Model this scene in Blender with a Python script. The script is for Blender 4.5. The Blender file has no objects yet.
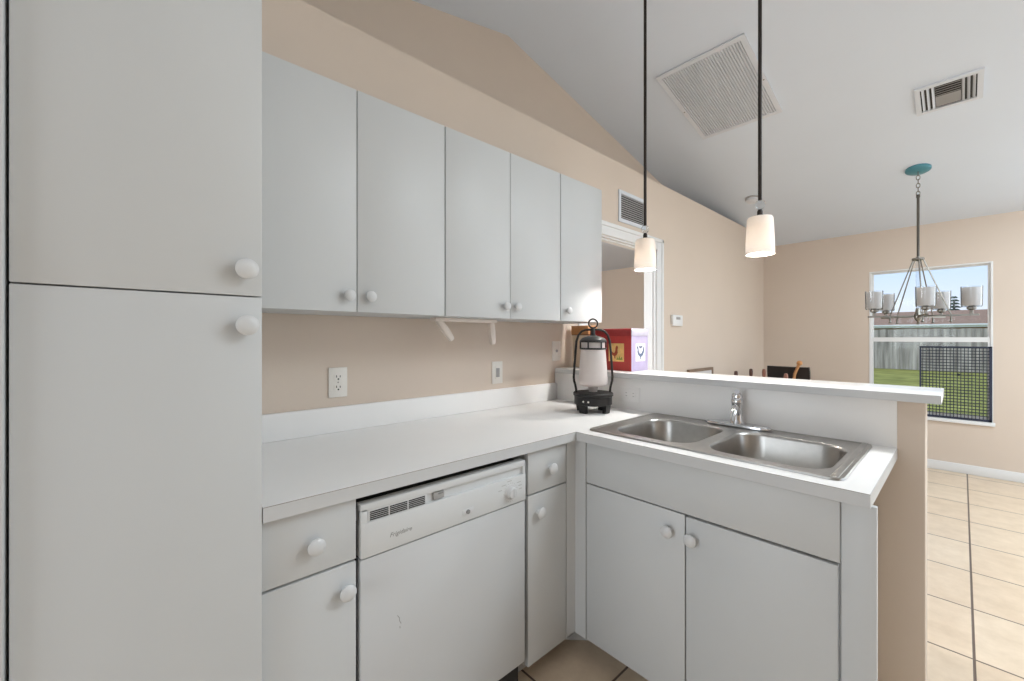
import bpy, bmesh, math, random
from mathutils import Vector, Matrix
random.seed(4)
S = bpy.context.scene
COL = S.collection
PI = math.pi

# ------------------------------------------------------------------ camera
cam_d = bpy.data.cameras.new('camera'); cam = bpy.data.objects.new('camera', cam_d); COL.objects.link(cam)
cam.location = (1.675, 0.0, 1.285)
cam.rotation_euler = (PI/2, 0, math.radians(47.5935))
cam_d.sensor_width = 36.0; cam_d.sensor_fit = 'HORIZONTAL'
cam_d.lens = 411.0/1024.0*36.0
cam_d.shift_y = -2.5/1024.0
cam_d.clip_start = 0.02; cam_d.clip_end = 300
S.camera = cam

# ------------------------------------------------------------------ colour management
vs = S.view_settings
S.display_settings.display_device = 'sRGB'
vs.view_transform = 'Standard'; vs.look = 'None'; vs.gamma = 1.0; vs.use_curve_mapping = False
vs.exposure = 0.38

# ------------------------------------------------------------------ sky
W = bpy.data.worlds.new('sky'); S.world = W; W.use_nodes = True
wt = W.node_tree; wt.nodes.clear()
wo = wt.nodes.new('ShaderNodeOutputWorld'); bg = wt.nodes.new('ShaderNodeBackground')
wtc = wt.nodes.new('ShaderNodeTexCoord'); wsx = wt.nodes.new('ShaderNodeSeparateXYZ'); wr = wt.nodes.new('ShaderNodeValToRGB')
wt.links.new(wtc.outputs['Generated'], wsx.inputs[0]); wt.links.new(wsx.outputs['Z'], wr.inputs[0])
cr = wr.color_ramp
cr.elements[0].position = 0.0; cr.elements[0].color = (0.80, 0.76, 0.78, 1)
cr.elements[1].position = 1.0; cr.elements[1].color = (0.30, 0.47, 0.78, 1)
for p, c in ((0.04, (0.74, 0.78, 0.86, 1)), (0.12, (0.58, 0.71, 0.90, 1)), (0.3, (0.50, 0.64, 0.84, 1))):
    e = cr.elements.new(p); e.color = c
wt.links.new(wr.outputs[0], bg.inputs[0]); bg.inputs[1].default_value = 1.0
wt.links.new(bg.outputs[0], wo.inputs[0])

# ------------------------------------------------------------------ sun, sliding door daylight, and unseen fill lamps added to brighten the room
def light(name, kind, loc, rot, energy, color, **kw):
    d = bpy.data.lights.new(name, kind); o = bpy.data.objects.new(name, d); COL.objects.link(o)
    o.location = loc; o.rotation_euler = rot; d.energy = energy; d.color = color
    for k, v in kw.items(): setattr(d, k, v)
    return o
sun = light('sun', 'SUN', (-5, 10, 20), (0, 0, 0), 1.9, (1.0, 0.95, 0.87), angle=0.01)
sun.rotation_euler = Vector((0.62, 0.42, -0.9)).to_track_quat('-Z', 'Y').to_euler()
light('sliding_door_daylight', 'AREA', (4.72, 3.6, 1.15), (0, PI/2, 0), 17, (0.82, 0.92, 1.0),
      shape='RECTANGLE', size=2.1, size_y=3.2)
light('behind_camera_fill', 'AREA', (0.95, -2.72, 1.25), (PI/2, 0, 0), 26, (0.87, 0.95, 1.0),  # added fill behind the camera, placed to light the peninsula fronts
      shape='RECTANGLE', size=1.2, size_y=2.1)
light('back_wall_fill', 'AREA', (3.4, 5.72, 1.3), (-PI/2, 0, 0), 22, (0.80, 0.92, 1.0),  # added fill out of view; the back wall has no window here
      shape='RECTANGLE', size=1.8, size_y=1.9)
light('kitchen_overhead_fill', 'AREA', (2.0, 0.55, 2.93), (0, 0, 0), 2.5, (1.0, 0.96, 0.92), shape='RECTANGLE', size=1.3, size_y=0.7)  # unseen downlight added to lift the worktops, no fixture modelled
light('living_overhead_fill', 'AREA', (2.95, 2.5, 3.05), (0, 0, 0), 44, (0.82, 0.93, 1.0), shape='RECTANGLE', size=1.4, size_y=1.0)  # unseen downlight added to brighten upper cabinets, bar top and floor
light('dining_overhead_fill', 'AREA', (3.3, 4.4, 2.65), (0, 0, 0), 46, (0.78, 0.91, 1.0), shape='RECTANGLE', size=1.4, size_y=1.0)  # second unseen downlight, added for the dining side
light('side_room_fill', 'AREA', (-1.6, 0.3, 1.4), (PI/2, 0, 0), 55, (0.88, 0.95, 1.0),  # fill added inside the side room, no window behind it
      shape='RECTANGLE', size=1.6, size_y=1.2)

# ------------------------------------------------------------------ materials
def hexc(h):
    h = h.lstrip('#'); out = []
    for i in (0, 2, 4):
        c = int(h[i:i+2], 16)/255.0
        out.append(c/12.92 if c <= 0.04045 else ((c+0.055)/1.055)**2.4)
    return (out[0], out[1], out[2], 1.0)

def mat(name, color, rough=0.5, metal=0.0, spec=0.5, vary=0.03, scale=6.0, bump=0.0, bscale=200.0, emit=None, estr=0.0, coat=0.0):
    m = bpy.data.materials.new(name); m.use_nodes = True
    nt = m.node_tree; b = nt.nodes['Principled BSDF']
    c = hexc(color) if isinstance(color, str) else color
    tc = nt.nodes.new('ShaderNodeTexCoord')
    n = nt.nodes.new('ShaderNodeTexNoise'); n.inputs['Scale'].default_value = scale; n.inputs['Detail'].default_value = 4
    nt.links.new(tc.outputs['Object'], n.inputs['Vector'])
    r = nt.nodes.new('ShaderNodeValToRGB')
    r.color_ramp.elements[0].position = 0.3; r.color_ramp.elements[1].position = 0.7
    r.color_ramp.elements[0].color = tuple(x*(1-vary) for x in c[:3])+(1,)
    r.color_ramp.elements[1].color = tuple(min(1, x*(1+vary)) for x in c[:3])+(1,)
    nt.links.new(n.outputs['Fac'], r.inputs[0]); nt.links.new(r.outputs[0], b.inputs['Base Color'])
    b.inputs['Roughness'].default_value = rough; b.inputs['Metallic'].default_value = metal
    b.inputs['Specular IOR Level'].default_value = spec
    if coat: b.inputs['Coat Weight'].default_value = coat
    if bump:
        n2 = nt.nodes.new('ShaderNodeTexNoise'); n2.inputs['Scale'].default_value = bscale; n2.inputs['Detail'].default_value = 3
        nt.links.new(tc.outputs['Object'], n2.inputs['Vector'])
        bp = nt.nodes.new('ShaderNodeBump'); bp.inputs['Strength'].default_value = bump; bp.inputs['Distance'].default_value = 0.002
        nt.links.new(n2.outputs['Fac'], bp.inputs['Height']); nt.links.new(bp.outputs[0], b.inputs['Normal'])
    if emit:
        b.inputs['Emission Color'].default_value = hexc(emit); b.inputs['Emission Strength'].default_value = estr
    return m

M = {}
M['laminate'] = mat('white_laminate', '#CDCECE', 0.42, vary=0.012, scale=2)
M['counter'] = mat('counter_laminate', '#F3F1EF', 0.38, vary=0.015, scale=3)
M['bartop'] = mat('bar_top_laminate', '#EDEBEA', 0.16, vary=0.01, scale=3)
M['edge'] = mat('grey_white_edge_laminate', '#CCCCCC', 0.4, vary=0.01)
M['seam'] = mat('laminate_seam_brown', '#93877D', 0.6, vary=0.1, scale=30)
M['knob'] = mat('white_ceramic', '#D6D6D6', 0.3, vary=0.01)
M['carcase'] = mat('cabinet_carcase', '#B9B6B2', 0.6, vary=0.02)
M['gap'] = mat('dark_gap', '#4A4540', 0.8)
M['appliance'] = mat('white_enamel', '#CFD0D1', 0.28, vary=0.008)
M['appliance2'] = mat('white_plastic_trim', '#D8D9D9', 0.35, vary=0.008)
M['dark'] = mat('dark_slot', '#2B2A29', 0.7)
M['greytext'] = mat('grey_print', '#8C8B89', 0.6)
M['wallpaint'] = mat('beige_wall_paint', '#D9C9BA', 0.75, vary=0.015, scale=1.5, bump=0.12, bscale=90, spec=0.3)
M['ceiling'] = mat('white_ceiling_paint', '#DEE5EF', 0.85, vary=0.01, scale=2, bump=0.1, bscale=120, spec=0.2)
M['trim'] = mat('white_trim_paint', '#E6E5E4', 0.4, vary=0.01)
M['plate'] = mat('outlet_plastic', '#E8E2DA', 0.35, vary=0.01)
M['switchgrey'] = mat('grey_rocker', '#A09C99', 0.4)
M['steel'] = mat('brushed_steel', '#B4B1AD', 0.30, metal=1.0, vary=0.05, scale=30)
M['chrome'] = mat('chrome', '#D8D8DA', 0.06, metal=1.0, vary=0.0)
M['nickel'] = mat('brushed_nickel', '#8B8882', 0.3, metal=1.0, vary=0.03)
M['rodmetal'] = mat('dark_nickel', '#5B5751', 0.35, metal=0.9, vary=0.04)
M['bronze'] = mat('dark_bronze_metal', '#332C29', 0.4, metal=0.6, vary=0.05)
M['blackmetal'] = mat('black_lantern_metal', '#1B1817', 0.5, vary=0.08, scale=40)
M['greycap'] = mat('dark_grey_cap', '#2C2B2B', 0.4, vary=0.05)
M['teal'] = mat('teal_canopy', '#5593A3', 0.3, metal=0.3, vary=0.04)
M['redbox'] = mat('red_card', '#A8322C', 0.55, vary=0.12, scale=18)
M['redlid'] = mat('dark_red_card', '#9C2B2A', 0.55, vary=0.12, scale=18)
M['lavender'] = mat('lavender_card', '#B3A6C4', 0.55, vary=0.08, scale=18)
M['lavlid'] = mat('pale_lavender_card', '#C2BCCB', 0.55, vary=0.06, scale=18)
M['yellow'] = mat('yellow_picture_paper', '#F0C67E', 0.6, vary=0.15, scale=40)
M['whitepic'] = mat('white_picture_paper', '#EDE9EF', 0.6, vary=0.03, scale=30)
M['rooster'] = mat('rust_red_ink', '#A8482A', 0.6, vary=0.15, scale=60)
M['green'] = mat('grass_green_ink', '#8F9A45', 0.6, vary=0.15, scale=60)
M['blueink'] = mat('blue_grey_ink', '#59647F', 0.6, vary=0.2, scale=60)
M['tanbox'] = mat('tan_card', '#DCC8B0', 0.6, vary=0.04)
M['tanlid'] = mat('orange_brown_card', '#BE8858', 0.6, vary=0.06)
M['blackleather'] = mat('black_leather', '#241F1E', 0.4, vary=0.1, scale=30)
M['darkwood'] = mat('dark_brown_wood', '#4A2C22', 0.4, vary=0.25, scale=25)
M['redwood'] = mat('red_brown_wood', '#8A5B4A', 0.4, vary=0.2, scale=25)
M['lightwood'] = mat('light_orange_wood', '#B98452', 0.45, vary=0.15, scale=25)
M['framewood'] = mat('grey_brown_wood', '#8A735F', 0.5, vary=0.15, scale=25)
M['canvas'] = mat('white_canvas', '#DEDBD9', 0.7, vary=0.02)
M['navy'] = mat('navy_guard_frame', '#2B3145', 0.5, vary=0.05)
M['mesh'] = mat('black_guard_mesh', '#1E2230', 0.5, vary=0.05)
M['ventwhite'] = mat('white_vent_metal', '#D9DCE2', 0.5, vary=0.01)
M['ventgrey'] = mat('vent_blade_grey', '#A9A7A5', 0.5, vary=0.02)
M['ventdark'] = mat('vent_dark', '#3C3A38', 0.8)
M['holder'] = mat('ivory_plastic', '#E9DDD3', 0.4, vary=0.01)
M['shingle'] = mat('brown_shingles', '#957763', 0.9, vary=0.18, scale=9)
M['fascia'] = mat('pale_fascia', '#EDF2F4', 0.6, vary=0.02)
M['stucco'] = mat('neighbour_stucco', '#B09A8B', 0.9, vary=0.05)
M['foliage'] = mat('dark_pine_foliage', '#39483D', 0.9, vary=0.3, scale=5)
M['bark'] = mat('pine_bark', '#4D4036', 0.9, vary=0.2, scale=8)

def glassy(name, tint, gloss, alpha):
    m = bpy.data.materials.new(name); m.use_nodes = True; nt = m.node_tree; nt.nodes.clear()
    o = nt.nodes.new('ShaderNodeOutputMaterial'); t = nt.nodes.new('ShaderNodeBsdfTransparent'); g = nt.nodes.new('ShaderNodeBsdfGlossy')
    x = nt.nodes.new('ShaderNodeMixShader'); fr = nt.nodes.new('ShaderNodeLayerWeight'); fr.inputs['Blend'].default_value = gloss
    mp = nt.nodes.new('ShaderNodeMath'); mp.operation = 'MULTIPLY_ADD'; mp.inputs[1].default_value = 0.8; mp.inputs[2].default_value = alpha
    t.inputs[0].default_value = tint; g.inputs['Roughness'].default_value = 0.03
    nt.links.new(fr.outputs['Fresnel'], mp.inputs[0]); nt.links.new(mp.outputs[0], x.inputs[0])
    nt.links.new(t.outputs[0], x.inputs[1]); nt.links.new(g.outputs[0], x.inputs[2]); nt.links.new(x.outputs[0], o.inputs[0])
    return m
M['glass'] = glassy('window_glass', (0.95, 0.97, 0.98, 1), 0.05, 0.01)
M['clear'] = glassy('clear_crystal', (0.93, 0.95, 0.97, 1), 0.12, 0.03)

def frosted(name, color, trans, emit, estr, rough=0.35):
    m = bpy.data.materials.new(name); m.use_nodes = True; nt = m.node_tree; nt.nodes.clear()
    o = nt.nodes.new('ShaderNodeOutputMaterial'); p = nt.nodes.new('ShaderNodeBsdfPrincipled'); t = nt.nodes.new('ShaderNodeBsdfTranslucent')
    x = nt.nodes.new('ShaderNodeMixShader'); x.inputs[0].default_value = trans
    n = nt.nodes.new('ShaderNodeTexNoise'); n.inputs['Scale'].default_value = 12
    r = nt.nodes.new('ShaderNodeValToRGB'); c = hexc(color)
    r.color_ramp.elements[0].color = tuple(v*0.97 for v in c[:3])+(1,); r.color_ramp.elements[1].color = c
    nt.links.new(n.outputs['Fac'], r.inputs[0]); nt.links.new(r.outputs[0], p.inputs['Base Color']); nt.links.new(r.outputs[0], t.inputs[0])
    p.inputs['Roughness'].default_value = rough
    if estr: p.inputs['Emission Color'].default_value = hexc(emit); p.inputs['Emission Strength'].default_value = estr
    nt.links.new(p.outputs[0], x.inputs[1]); nt.links.new(t.outputs[0], x.inputs[2]); nt.links.new(x.outputs[0], o.inputs[0])
    return m
M['pendantglass'] = frosted('opal_pendant_glass', '#F1ECE7', 0.23, '#FFE9CF', 0.0)
M['lanternglass'] = frosted('frosted_lantern_glass', '#F0E8E4', 0.35, '#FFFFFF', 0.0)
M['shadeglass'] = frosted('linen_shade_glass', '#F4EEE9', 0.5, '#FFFFFF', 0.0)
M['bulb'] = mat('lit_bulb', '#FFF2DD', 0.5, emit='#FFE6C4', estr=6.0)

def tile_mat():
    m = bpy.data.materials.new('cream_floor_tile'); m.use_nodes = True; nt = m.node_tree; b = nt.nodes['Principled BSDF']
    tc = nt.nodes.new('ShaderNodeTexCoord'); mp = nt.nodes.new('ShaderNodeMapping')
    T = 0.457
    mp.inputs['Location'].default_value = (-(1.708-4*T)/T, -(2.472-8*T)/T, 0); mp.inputs['Scale'].default_value = (1/T, 1/T, 1)
    nt.links.new(tc.outputs['Object'], mp.inputs[0])
    br = nt.nodes.new('ShaderNodeTexBrick'); br.offset = 0.0; br.squash = 1.0
    br.inputs['Scale'].default_value = 1.0; br.inputs['Brick Width'].default_value = 1.0; br.inputs['Row Height'].default_value = 1.0
    br.inputs['Mortar Size'].default_value = 0.0105; br.inputs['Mortar Smooth'].default_value = 0.2; br.inputs['Bias'].default_value = 0.0
    br.inputs['Color1'].default_value = hexc('#E6D3BB'); br.inputs['Color2'].default_value = hexc('#E0CAB0'); br.inputs['Mortar'].default_value = hexc('#6E5C50')
    nt.links.new(mp.outputs[0], br.inputs['Vector'])
    n = nt.nodes.new('ShaderNodeTexNoise'); n.inputs['Scale'].default_value = 9; n.inputs['Detail'].default_value = 8; n.inputs['Roughness'].default_value = 0.65
    nt.links.new(tc.outputs['Object'], n.inputs['Vector'])
    r = nt.nodes.new('ShaderNodeValToRGB'); r.color_ramp.elements[0].position = 0.3; r.color_ramp.elements[1].position = 0.72
    r.color_ramp.elements[0].color = (0.78, 0.74, 0.70, 1); r.color_ramp.elements[1].color = (1, 1, 1, 1)
    nt.links.new(n.outputs['Fac'], r.inputs[0])
    mx = nt.nodes.new('ShaderNodeMix'); mx.data_type = 'RGBA'; mx.blend_type = 'MULTIPLY'; mx.inputs['Factor'].default_value = 0.8
    nt.links.new(br.outputs['Color'], mx.inputs['A']); nt.links.new(r.outputs[0], mx.inputs['B'])
    nt.links.new(mx.outputs['Result'], b.inputs['Base Color'])
    b.inputs['Roughness'].default_value = 0.33
    bp = nt.nodes.new('ShaderNodeBump'); bp.inputs['Strength'].default_value = 0.5; bp.inputs['Distance'].default_value = 0.003; bp.invert = True
    nt.links.new(br.outputs['Fac'], bp.inputs['Height']); nt.links.new(bp.outputs[0], b.inputs['Normal'])
    return m
M['tile'] = tile_mat()

def fence_mat():
    m = mat('weathered_grey_boards', '#8E8B84', 0.9, vary=0.1)
    nt = m.node_tree; b = nt.nodes['Principled BSDF']
    tc = nt.nodes.new('ShaderNodeTexCoord'); mp = nt.nodes.new('ShaderNodeMapping'); mp.inputs['Scale'].default_value = (7, 7, 0.5)
    n = nt.nodes.new('ShaderNodeTexNoise'); n.inputs['Scale'].default_value = 1.0; n.inputs['Detail'].default_value = 6
    nt.links.new(tc.outputs['Object'], mp.inputs[0]); nt.links.new(mp.outputs[0], n.inputs['Vector'])
    r = nt.nodes.new('ShaderNodeValToRGB'); r.color_ramp.elements[0].position = 0.3; r.color_ramp.elements[1].position = 0.7
    r.color_ramp.elements[0].color = hexc('#77726C'); r.color_ramp.elements[1].color = hexc('#CBC4BC')
    nt.links.new(n.outputs['Fac'], r.inputs[0]); nt.links.new(r.outputs[0], b.inputs['Base Color'])
    return m
M['fence'] = fence_mat()
M['lawn'] = mat('lawn_green', '#8A8A4C', 0.95, vary=0.3, scale=1.6, spec=0.1)

# ------------------------------------------------------------------ mesh helpers
class MB:
    def __init__(s): s.bm = bmesh.new()
    def box(s, a, b, bev=0.0, mtx=None):
        x0, y0, z0 = a; x1, y1, z1 = b
        vs_ = [s.bm.verts.new(p) for p in ((x0,y0,z0),(x1,y0,z0),(x1,y1,z0),(x0,y1,z0),(x0,y0,z1),(x1,y0,z1),(x1,y1,z1),(x0,y1,z1))]
        fs = [s.bm.faces.new([vs_[i] for i in f]) for f in ((3,2,1,0),(4,5,6,7),(0,1,5,4),(1,2,6,5),(2,3,7,6),(3,0,4,7))]
        if mtx: bmesh.ops.transform(s.bm, matrix=mtx, verts=vs_)
        if bev:
            es = list({e for f in fs for e in f.edges})
            bmesh.ops.bevel(s.bm, geom=es, offset=bev, segments=2, affect='EDGES', profile=0.5)
        return s
    def loops(s, rings, cap0=True, cap1=True, closed=True):
        R = [[s.bm.verts.new(p) for p in r] for r in rings]
        n = len(R[0])
        for i in range(len(R)-1):
            for j in range(n if closed else n-1):
                k = (j+1) % n
                s.bm.faces.new((R[i][j], R[i][k], R[i+1][k], R[i+1][j]))
        if cap0: s.bm.faces.new(list(reversed(R[0])))
        if cap1: s.bm.faces.new(R[-1])
        return s
    def lathe(s, prof, c=(0,0,0), axis=(0,0,1), seg=24, cap0=True, cap1=True):
        ax = Vector(axis).normalized(); q = Vector((0,0,1)).rotation_difference(ax); c = Vector(c)
        rings = []
        for r, h in prof:
            r = max(r, 1e-4)
            rings.append([c + q @ Vector((r*math.cos(2*PI*k/seg), r*math.sin(2*PI*k/seg), h)) for k in range(seg)])
        return s.loops(rings, cap0, cap1)
    def tube(s, pts, r, seg=10, closed=False):
        pts = [Vector(p) for p in pts]; n = len(pts); rings = []
        rr = r if isinstance(r, (list, tuple)) else [r]*n
        prev = None
        for i, p in enumerate(pts):
            if closed: t = pts[(i+1) % n]-pts[i-1]
            else: t = pts[min(i+1, n-1)]-pts[max(i-1, 0)]
            t.normalize()
            if prev is None:
                u = Vector((0,0,1)) if abs(t.z) < 0.9 else Vector((1,0,0))
                u = (u - t*u.dot(t)).normalized()
            else:
                u = (prev - t*prev.dot(t)).normalized()
            prev = u; v = t.cross(u)
            rings.append([p + rr[i]*(u*math.cos(2*PI*k/seg)+v*math.sin(2*PI*k/seg)) for k in range(seg)])
        if closed:
            rings.append(rings[0])
            s.loops(rings, False, False); bmesh.ops.remove_doubles(s.bm, verts=s.bm.verts, dist=1e-6)
        else: s.loops(rings)
        return s
    def prism(s, poly, vec, mtx=None):
        v = Vector(vec); a = [Vector(p) for p in poly]; b = [p+v for p in a]
        if mtx: a = [mtx @ p for p in a]; b = [mtx @ p for p in b]
        return s.loops([a, b])
    def plate(s, outer, holes, z0, z1):
        """flat slab with holes, loops of (x, y)"""
        top = []
        for lp in [outer]+holes:
            top.append([s.bm.verts.new((x, y, z1)) for x, y in lp])
        es = []
        for lp in top:
            for i in range(len(lp)): es.append(s.bm.edges.new((lp[i], lp[(i+1) % len(lp)])))
        res = bmesh.ops.triangle_fill(s.bm, use_beauty=True, use_dissolve=False, edges=es, normal=(0,0,1))
        fs = [f for f in res['geom'] if isinstance(f, bmesh.types.BMFace)]
        ex = bmesh.ops.extrude_face_region(s.bm, geom=fs)
        nv = [g for g in ex['geom'] if isinstance(g, bmesh.types.BMVert)]
        bmesh.ops.translate(s.bm, vec=(0, 0, z0-z1), verts=nv)
        return s
    def build(s, name, m, parent=None, org=None, smooth=35):
        bm = s.bm
        if org is None and parent is not None:
            p = parent
            while p.parent: p = p.parent
            org = p.location
        bmesh.ops.recalc_face_normals(bm, faces=bm.faces)
        if org is not None: bmesh.ops.translate(bm, vec=-Vector(org), verts=bm.verts)
        if smooth:
            lim = math.radians(smooth)
            for f in bm.faces: f.smooth = True
            for e in bm.edges:
                if len(e.link_faces) == 2 and e.calc_face_angle(0) > lim: e.smooth = False
        me = bpy.data.meshes.new(name); bm.to_mesh(me); bm.free()
        me.materials.append(M[m] if isinstance(m, str) else m)
        o = bpy.data.objects.new(name, me); COL.objects.link(o)
        if parent is not None: o.parent = parent
        elif org is not None: o.location = org
        return o

def tag(o, label, cat, group=None):
    o['label'] = label; o['category'] = cat
    if group: o['group'] = group
    return o
def thing(name, label, cat, loc, group=None):
    o = bpy.data.objects.new(name, None); COL.objects.link(o); o.location = loc; o.empty_display_size = 0.1
    return tag(o, label, cat, group)
def struct(name, mb, m, smooth=35):
    o = mb.build(name, m, smooth=smooth); o['kind'] = 'structure'; return o
def copy_tree(o, parent=None):
    c = o.copy(); COL.objects.link(c)
    if parent: c.parent = parent
    for ch in [x for x in bpy.data.objects if x.parent == o]: copy_tree(ch, c)
    return c
def rrect(x0, y0, x1, y1, r, n=6):
    out = []
    for cx, cy, a in ((x1-r, y1-r, 0), (x0+r, y1-r, PI/2), (x0+r, y0+r, PI), (x1-r, y0+r, 1.5*PI)):
        for k in range(n+1):
            t = a+PI/2*k/n; out.append((cx+r*math.cos(t), cy+r*math.sin(t)))
    return out

# ------------------------------------------------------------------ room shell
RY, RZ, SL = 1.83, 3.305, 0.224
def cz(y): return RZ-SL*abs(y-RY)
YF = 5.80; YB = -2.80; XR = 4.80; LEDGE = 2.555
yle = RY+(RZ-LEDGE)/SL; ylb = RY-(RZ-LEDGE)/SL
struct('floor', MB().box((-3.1, YB-0.1, -0.06), (XR+0.1, YF+0.15, 0.0)), 'tile')
# vaulted ceiling slab: two slopes meeting at a ridge
prof = [(-0.5, YB-0.1, cz(YB-0.1)), (-0.5, RY, RZ), (-0.5, YF+0.15, cz(YF+0.15)), (-0.5, YF+0.15, cz(YF+0.15)+0.12), (-0.5, RY, RZ+0.12), (-0.5, YB-0.1, cz(YB-0.1)+0.12)]
struct('ceiling', MB().prism(prof, (XR+0.6, 0, 0)), 'ceiling')
# left wall with the doorway and the plant ledge along its top
D0, D1, DT = 2.20, 3.113, 2.0
wl = MB()
wl.prism([(-0.1, YB, 0), (-0.1, D0, 0), (-0.1, D0, min(LEDGE, 9)), (-0.1, ylb, LEDGE), (-0.1, YB, cz(YB))], (0.1, 0, 0))
wl.box((-0.1, D0, DT), (0, D1, LEDGE))
wl.prism([(-0.1, D1, 0), (-0.1, YF, 0), (-0.1, YF, cz(YF)), (-0.1, yle, LEDGE), (-0.1, D1, LEDGE)], (0.1, 0, 0))
wl.prism([(-0.37, ylb, LEDGE-0.05), (-0.37, yle, LEDGE-0.05), (-0.37, yle, LEDGE), (-0.37, ylb, LEDGE)], (0.28, 0, 0))
wl.prism([(-0.47, ylb-0.1, LEDGE-0.05), (-0.47, yle+0.1, LEDGE-0.05), (-0.47, yle+0.1, cz(yle+0.1)), (-0.47, RY, RZ), (-0.47, ylb-0.1, cz(ylb-0.1))], (0.1, 0, 0))
struct('wall_left', wl, 'wallpaint')
# back wall (dining side) with the window opening
WX0, WX1, WZ0, WZ1 = 1.005, 1.868, 0.495, 1.99
wb = MB()
T = YF+0.15
wb.box((-3.1, YF, 0), (WX0, T, cz(YF))); wb.box((WX1, YF, 0), (XR+0.1, T, cz(YF)))
wb.box((WX0, YF, 0), (WX1, T, WZ0)); wb.box((WX0, YF, WZ1), (WX1, T, cz(YF)))
struct('wall_back', wb, 'wallpaint')
# walls out of view; sliding door on the right, front opening set around added fill
wr_ = MB()
wr_.prism([(XR, YB, 0), (XR, 2.0, 0), (XR, 2.0, cz(2.0)), (XR, RY, RZ), (XR, YB, cz(YB))], (0.1, 0, 0))
wr_.prism([(XR, 2.0, 2.2), (XR, 5.2, 2.2), (XR, 5.2, cz(5.2)), (XR, 2.0, cz(2.0))], (0.1, 0, 0))
wr_.prism([(XR, 5.2, 0), (XR, YF, 0), (XR, YF, cz(YF)), (XR, 5.2, cz(5.2))], (0.1, 0, 0))
struct('wall_right', wr_, 'wallpaint')
wf = MB()
wf.box((-0.1, YB-0.1, 0), (0.4, YB, cz(YB))); wf.box((1.9, YB-0.1, 0), (XR+0.1, YB, cz(YB))); wf.box((0.4, YB-0.1, 2.05), (1.9, YB, cz(YB)+0.02))
struct('wall_front', wf, 'wallpaint')
# room seen through the doorway
struct('wall_side_room', MB().box((-3.1, 0.0, 0), (-3.0, YF, 2.41)).box((-3.0, 0.0, 0), (-0.1, 0.1, 2.41)), 'wallpaint')
struct('ceiling_side_room', MB().box((-3.1, 0.0, 2.41), (-0.101, YF, 2.50)), 'ceiling')
# doorway jamb and casing
tj = MB()
tj.box((-0.1, D1-0.012, 0), (0.0, D1+0.0, DT)); tj.box((-0.1, D0, 0), (0.0, D0+0.012, DT)); tj.box((-0.1, D0, DT-0.012), (0.0, D1, DT))
tj.box((-0.055, D1-0.024, 0), (-0.02, D1-0.012, DT-0.012)); tj.box((-0.055, D0+0.012, DT-0.024), (-0.02, D1-0.012, DT-0.012))
struct('door_1', tj, 'trim')
tc_ = MB()
def casing(mb, y0, y1, z0, z1):
    mb.box((0.0, y0, z0), (0.012, y1, z1), 0.003)
tc_.box((0, D1, 0), (0.013, D1+0.095, DT+0.092), 0.004); tc_.box((0.006, D1+0.065, 0), (0.021, D1+0.095, DT+0.092), 0.005)
tc_.box((0, D0-0.095, DT), (0.013, D1+0.0, DT+0.092), 0.004); tc_.box((0.006, D0-0.095, DT+0.062), (0.021, D1+0.095, DT+0.092), 0.005)
tc_.box((0, D0-0.095, 0), (0.013, D0, DT+0.092), 0.004)
struct('trim_1', tc_, 'trim')
# baseboards
def baseboard(mb, a, b, h=0.085):
    (x0, y0), (x1, y1) = a, b
    mb.box((x0, y0, 0), (x1, y1, h), 0.004)
struct('baseboard_back', MB().box((0.0, YF-0.014, 0), (XR, YF, 0.088), 0.005), 'trim')
struct('baseboard_left', MB().box((0.0, D1+0.095, 0), (0.014, YF-0.014, 0.088), 0.005), 'trim')
# half wall that carries the raised bar
PX = 1.595
struct('wall_pony', MB().box((0.0, 1.888, 0), (PX, 2.0, 1.077), 0.004), 'wallpaint')
struct('baseboard_pony', MB().box((1.47, 1.876, 0), (PX+0.013, 1.888, 0.088), 0.004).box((PX, 1.876, 0), (PX+0.013, 2.012, 0.088), 0.004), 'trim')

# ------------------------------------------------------------------ window
def window():
    f = MB()
    yo, yi = YF+0.042, YF+0.020; ye = YF+0.145; zs = WZ0+0.012
    f.box((WX0, YF-0.004, zs), (WX0+0.014, ye, WZ1)); f.box((WX1-0.014, YF-0.004, zs), (WX1, ye, WZ1))
    f.box((WX0+0.014, YF-0.004, WZ1-0.012), (WX1-0.014, ye, WZ1)); f.box((WX0-0.012, YF-0.02, WZ0-0.022), (WX1+0.012, YF-0.0005, zs), 0.003); f.box((WX0, YF-0.0005, WZ0-0.004), (WX1, ye, zs))
    fr = struct('window_1', f, 'trim')
    x0, x1 = WX0+0.014, WX1-0.014; mid = 1.27
    for a, b, y, hb, ht in ((mid-0.022, WZ1-0.012, yo, 0.04, 0.016), (zs, mid+0.022, yi, 0.05, 0.045)):
        u = MB()
        u.box((x0, y-0.015, a), (x0+0.018, y+0.015, b)); u.box((x1-0.018, y-0.015, a), (x1, y+0.015, b))
        u.box((x0+0.018, y-0.015, a), (x1-0.018, y+0.015, a+hb)); u.box((x0+0.018, y-0.015, b-ht), (x1-0.018, y+0.015, b))
        sh = u.build('window_sash', 'trim', fr, smooth=0)
        MB().box((x0+0.02, y-0.003, a+hb-0.004), (x1-0.02, y+0.003, b-ht+0.004)).build('window_pane', 'glass', sh)
window()
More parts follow.
